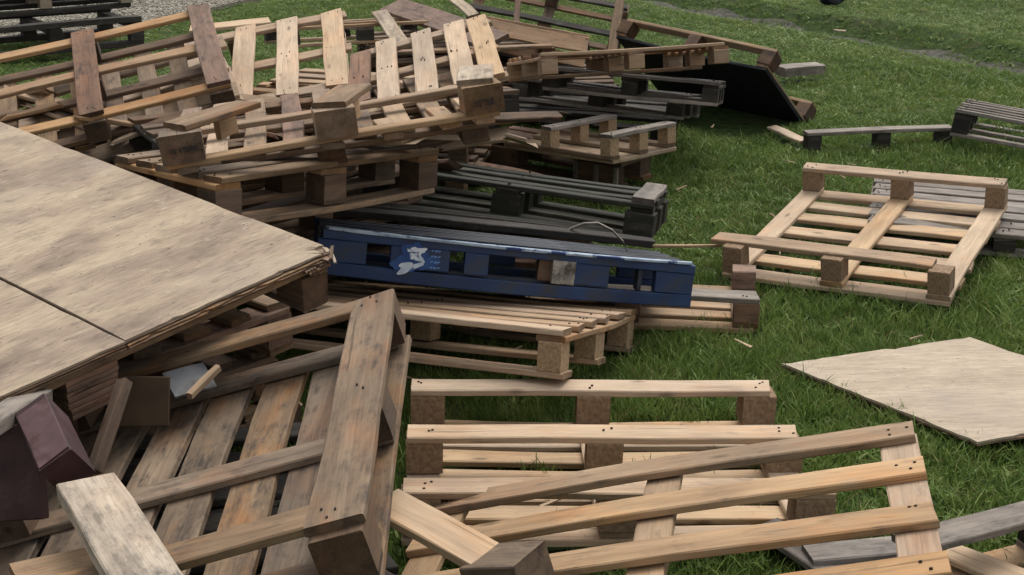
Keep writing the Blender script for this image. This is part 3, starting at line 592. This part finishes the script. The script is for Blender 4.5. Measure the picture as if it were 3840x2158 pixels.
# ------------------------------------------------------------------ gravel yard
gv = [(-3.95, 12.3), (-3.63, 13.17), (-3.3, 14.0), (-2.87, 15.17), (-1.6, 18), (2, 26), (-40, 26), (-40, 11)]
M['gravel'] = plain('gravel', (.16, .145, .115), (.33, .30, .24), 60, .95, 1.0, .03, spec=.1, c3=(.24, .22, .18), s3=3)
gravel = mesh_obj('gravel_yard', [(x, y, .03) for x, y in gv] + [(x, y, -.1) for x, y in gv], [tuple(range(8))] + [(i, i + 8, (i + 1) % 8 + 8, (i + 1) % 8) for i in range(8)], 'gravel'); gravel['kind'] = 'structure'
def in_gravel(x, y):
    inside = np.zeros(x.shape, bool); n = len(gv)
    for i in range(n):
        x1, y1 = gv[i]; x2, y2 = gv[(i + 1) % n]
        c = ((y1 > y) != (y2 > y)) & (x < (x2 - x1) * (y - y1) / (y2 - y1 + 1e-12) + x1); inside ^= c
    return inside

# ------------------------------------------------------------------ grass and stones
def instancer(name, pts, scales, rots, sources, label, cat):
    me = bpy.data.meshes.new(name); me.from_pydata([tuple(p) for p in pts], [], [])
    sv = np.asarray(scales, np.float32)
    if sv.ndim == 1: sv = np.stack([sv] * 3, 1)
    a = me.attributes.new('sc', 'FLOAT_VECTOR', 'POINT'); a.data.foreach_set('vector', sv.ravel())
    r_ = me.attributes.new('rot', 'FLOAT_VECTOR', 'POINT'); r_.data.foreach_set('vector', np.asarray(rots, np.float32).ravel())
    o = link(bpy.data.objects.new(name, me)); tag(o, label, cat, kind='stuff')
    c = bpy.data.collections.new(name + '_source')
    for s_ in sources: c.objects.link(s_)
    ng = bpy.data.node_groups.new(name, 'GeometryNodeTree')
    ng.interface.new_socket('Geometry', in_out='INPUT', socket_type='NodeSocketGeometry'); ng.interface.new_socket('Geometry', in_out='OUTPUT', socket_type='NodeSocketGeometry')
    N, Lk = ng.nodes, ng.links; gi = N.new('NodeGroupInput'); go = N.new('NodeGroupOutput')
    ci = N.new('GeometryNodeCollectionInfo'); ci.inputs['Collection'].default_value = c; ci.inputs['Separate Children'].default_value = True; ci.inputs['Reset Children'].default_value = True
    ip = N.new('GeometryNodeInstanceOnPoints'); ip.inputs['Pick Instance'].default_value = True
    ns = N.new('GeometryNodeInputNamedAttribute'); ns.data_type = 'FLOAT_VECTOR'; ns.inputs['Name'].default_value = 'sc'
    nr = N.new('GeometryNodeInputNamedAttribute'); nr.data_type = 'FLOAT_VECTOR'; nr.inputs['Name'].default_value = 'rot'
    Lk.new(gi.outputs[0], ip.inputs['Points']); Lk.new(ci.outputs[0], ip.inputs['Instance'])
    Lk.new(ns.outputs['Attribute'], ip.inputs['Scale']); Lk.new(nr.outputs['Attribute'], ip.inputs['Rotation'])
    Lk.new(ip.outputs[0], go.inputs[0])
    md = o.modifiers.new('scatter', 'NODES'); md.node_group = ng
    return o
def grass_mat(name, lo, mid, hi):
    m, T, N, Lk, P = new_mat(name)
    oi = node(N, 'ShaderNodeObjectInfo'); ge = node(N, 'ShaderNodeNewGeometry'); n = node(N, 'ShaderNodeTexNoise'); n.inputs['Scale'].default_value = 1.1; n.inputs['Detail'].default_value = 5
    Lk.new(ge.outputs['Position'], n.inputs['Vector'])
    f = math_(N, Lk, 'ADD', math_(N, Lk, 'MULTIPLY', oi.outputs['Random'], .55), math_(N, Lk, 'MULTIPLY', n.outputs['Fac'], .5))
    r = ramp(N, [(.15, lo), (.5, mid), (.9, hi)]); Lk.new(f, r.inputs[0]); Lk.new(r.outputs[0], P.inputs['Base Color'])
    P.inputs['Roughness'].default_value = .55; P.inputs['Specular IOR Level'].default_value = .25
    tr = node(N, 'ShaderNodeBsdfTranslucent'); Lk.new(r.outputs[0], tr.inputs['Color'])
    mx = node(N, 'ShaderNodeMixShader'); mx.inputs[0].default_value = .3; out = N['Material Output']
    Lk.new(P.outputs[0], mx.inputs[1]); Lk.new(tr.outputs[0], mx.inputs[2]); Lk.new(mx.outputs[0], out.inputs['Surface'])
    return m
M['grass'] = grass_mat('grass_blades', (.055, .10, .02), (.122, .198, .042), (.235, .29, .082))
def tuft(name, n, rad, hmin, hmax, wid, seed, lean=.6):
    rr = random.Random(seed); vs, fs = [], []
    for _ in range(n):
        a = rr.uniform(0, 6.283); d = rad * math.sqrt(rr.random()); bx, by = d * math.cos(a), d * math.sin(a)
        h = rr.uniform(hmin, hmax); w = wid * rr.uniform(.7, 1.2); la = rr.uniform(0, 6.283); le = rr.uniform(.1, lean) * h; fa = rr.uniform(0, 3.14)
        wx, wy = math.cos(fa) * w / 2, math.sin(fa) * w / 2; i0 = len(vs)
        for u, ww in ((0, 1), (.4, .9), (.75, .6)):
            cx, cy, cz = bx + math.cos(la) * le * u * u, by + math.sin(la) * le * u * u, h * (u - .18 * u * u)
            vs += [(cx - wx * ww, cy - wy * ww, cz), (cx + wx * ww, cy + wy * ww, cz)]
        vs.append((bx + math.cos(la) * le, by + math.sin(la) * le, h * .82))
        fs += [(i0, i0 + 1, i0 + 3, i0 + 2), (i0 + 2, i0 + 3, i0 + 5, i0 + 4), (i0 + 4, i0 + 5, i0 + 6)]
    me = bpy.data.meshes.new(name); me.from_pydata(vs, [], fs); me.update(); me.materials.append(M['grass'])
    return bpy.data.objects.new(name, me)
M['drygrass'] = grass_mat('dry_grass_blades', (.16, .15, .05), (.25, .22, .09), (.33, .29, .13))
tufts = [tuft('grass_tuft', 16, .05, .03, .075, .0042, 100 + i) for i in range(5)] + [tuft('grass_tuft', 12, .05, .05, .105, .0045, 200 + i, .9) for i in range(2)]
td_ = tuft('dry_tuft', 7, .05, .03, .08, .004, 300, 1.2); td_.data.materials[0] = M['drygrass']; tufts.append(td_)
tufts.append(tuft('leafy_tuft', 9, .05, .018, .04, .016, 310, 1.4))
def scatter(n, y0, y1, m=.9):
    y = rng.uniform(y0, y1, n); half = y * .40 + m; x = rng.uniform(-1, 1, n) * (y1 * .40 + m); k = np.abs(x) < half
    return x[k], y[k]
bands = [(2.3, 5, 1400), (5, 7.5, 900), (7.5, 10.5, 560), (10.5, 16.5, 330)]
px_, py_, ps_ = [], [], []
for y0, y1, dens in bands:
    n = int((y1 - y0) * 2 * (y1 * .40 + .9) * dens); x, y = scatter(n, y0, y1)
    px_.append(x); py_.append(y); ps_.append(np.full(len(x), math.sqrt(1400 / dens) ** .5))
gx, gy, gs = np.concatenate(px_), np.concatenate(py_), np.concatenate(ps_)
keep = ~in_gravel(gx, gy)
# keep blades from growing through wood that lies low
bpy.context.view_layer.update()
lim = np.full(gx.shape, 9.0); near = np.zeros(gx.shape, bool)
for o in list(scene.objects):
    if o.type != 'MESH' or o in (gr, gravel, trk, spl) or not len(o.data.vertices) or o.name.startswith('nail'): continue
    co = [o.matrix_world @ Vector(c) for c in o.bound_box]
    zmin = min(c.z for c in co)
    if zmin > .10: continue
    cs = np.array([[c.x, c.y] for c in co]); lo, hi = cs.min(0) - .05, cs.max(0) + .05
    idx = np.where((gx > lo[0]) & (gx < hi[0]) & (gy > lo[1]) & (gy < hi[1]))[0]
    if not len(idx): continue
    mw = o.matrix_world; bb = np.array([list(c) for c in o.bound_box]); b0, b1 = bb.min(0), bb.max(0)
    inv_ = np.array(mw.inverted())
    hgt = np.clip(zmin, 0, 1)
    P3 = np.stack([gx[idx], gy[idx], np.full(len(idx), (min(c.z for c in co) + max(c.z for c in co)) / 2), np.ones(len(idx))], 1) @ inv_.T
    if o.name.startswith('ply_') and o.parent == ps:
        q = np.stack([gx[idx], gy[idx]], 1); ins = np.ones(len(idx), bool); poly = [A, D, Cc, B]
        for i in range(4):
            p_, r_ = poly[i], poly[(i + 1) % 4]; ins &= ((r_.x - p_.x) * (q[:, 1] - p_.y) - (r_.y - p_.y) * (q[:, 0] - p_.x)) > .02 * (1 if i else 2.2)
        lim[idx[ins]] = 0; near[idx[~ins]] = True; continue
    ins = (P3[:, 0] > b0[0] - .012) & (P3[:, 0] < b1[0] + .012) & (P3[:, 1] > b0[1] - .012) & (P3[:, 1] < b1[1] + .012)
    lim[idx[ins]] = np.minimum(lim[idx[ins]], max(0, zmin)); near[idx] = True
keep &= lim > .05
gx, gy, gs, lim, near = gx[keep], gy[keep], gs[keep], lim[keep], near[keep]
patch = .5 + .5 * np.sin(gx * 1.9 + 1.2 * np.sin(gy * 1.3)) * np.cos(gy * 1.6 + gx * .7)
patch2 = .5 + .5 * np.sin(gx * .9 + 2.1 * np.cos(gy * .55)) * np.sin(gy * 1.15 - gx * .4)
sc = gs * (.7 + .35 * patch + rng.uniform(-.18, .25, len(gx)))
sc = np.where(lim < .12, sc * .6, sc)
fd = np.abs(furrow(gx, gy)); td = track_d(gx, gy); keep2 = ~((td > -.13 - .04 * np.sin(gx * 9)) & (td < .10 + .09 * np.sin(gx * 2.2 + 1)) & (rng.random(len(gx)) < .93))
gx, gy, sc = gx[keep2], gy[keep2], sc[keep2]
gz = ground_h(gx, gy)
rot = np.stack([rng.uniform(-.12, .12, len(gx)), rng.uniform(-.12, .12, len(gx)), rng.uniform(0, 6.28, len(gx))], 1)
zf = np.clip(.86 - (gy - 4) * .06, .42, .86)
instancer('grass', np.stack([gx, gy, gz], 1), np.stack([sc, sc, sc * zf * (.6 + .55 * patch2[keep2]) * np.where(near[keep2] & (lim[keep2] > .5), 1.12, 1.0)], 1), rot, tufts, 'green lawn grass around the heap', 'grass')
# stones of the gravel yard
def stone(seed):
    rr = random.Random(seed); vs = []
    for (x, y, z) in [(1, 0, 0), (-1, 0, 0), (0, 1, 0), (0, -1, 0), (0, 0, 1), (0, 0, -1), (.6, .6, .5), (-.6, .6, .5), (-.6, -.6, .5), (.6, -.6, .5)]:
        k = rr.uniform(.75, 1.2); vs.append((x * k, y * k * .8, z * k * .6))
    fs = [(6, 4, 9), (4, 8, 9), (4, 7, 8), (4, 6, 7), (0, 6, 9), (1, 8, 7), (2, 7, 6), (3, 9, 8), (0, 2, 6), (0, 9, 3), (1, 7, 2), (1, 3, 8), (0, 5, 2), (2, 5, 1), (1, 5, 3), (3, 5, 0)]
    me = bpy.data.meshes.new('pebble'); me.from_pydata(vs, [], fs); me.update(); me.materials.append(M['pebble']); return bpy.data.objects.new('pebble', me)
M['pebble'], T_, N_, L_, P_ = new_mat('pebble_stone')
oi_ = N_.new('ShaderNodeObjectInfo'); r_ = ramp(N_, [(0, (.11, .10, .085)), (.5, (.26, .235, .19)), (1, (.42, .39, .33))]); L_.new(oi_.outputs['Random'], r_.inputs[0]); L_.new(r_.outputs[0], P_.inputs['Base Color']); P_.inputs['Roughness'].default_value = .9
sx_ = rng.uniform(-8, -2, 26000); sy_ = rng.uniform(11, 17, 26000); k_ = in_gravel(sx_, sy_); sx_, sy_ = sx_[k_], sy_[k_]
instancer('gravel_stones', np.stack([sx_, sy_, np.full(len(sx_), .033)], 1), rng.uniform(.008, .022, len(sx_)), np.stack([rng.uniform(-.4, .4, len(sx_)), rng.uniform(-.4, .4, len(sx_)), rng.uniform(0, 6.28, len(sx_))], 1), [stone(i) for i in range(4)], 'loose beige gravel stones of the yard', 'gravel')
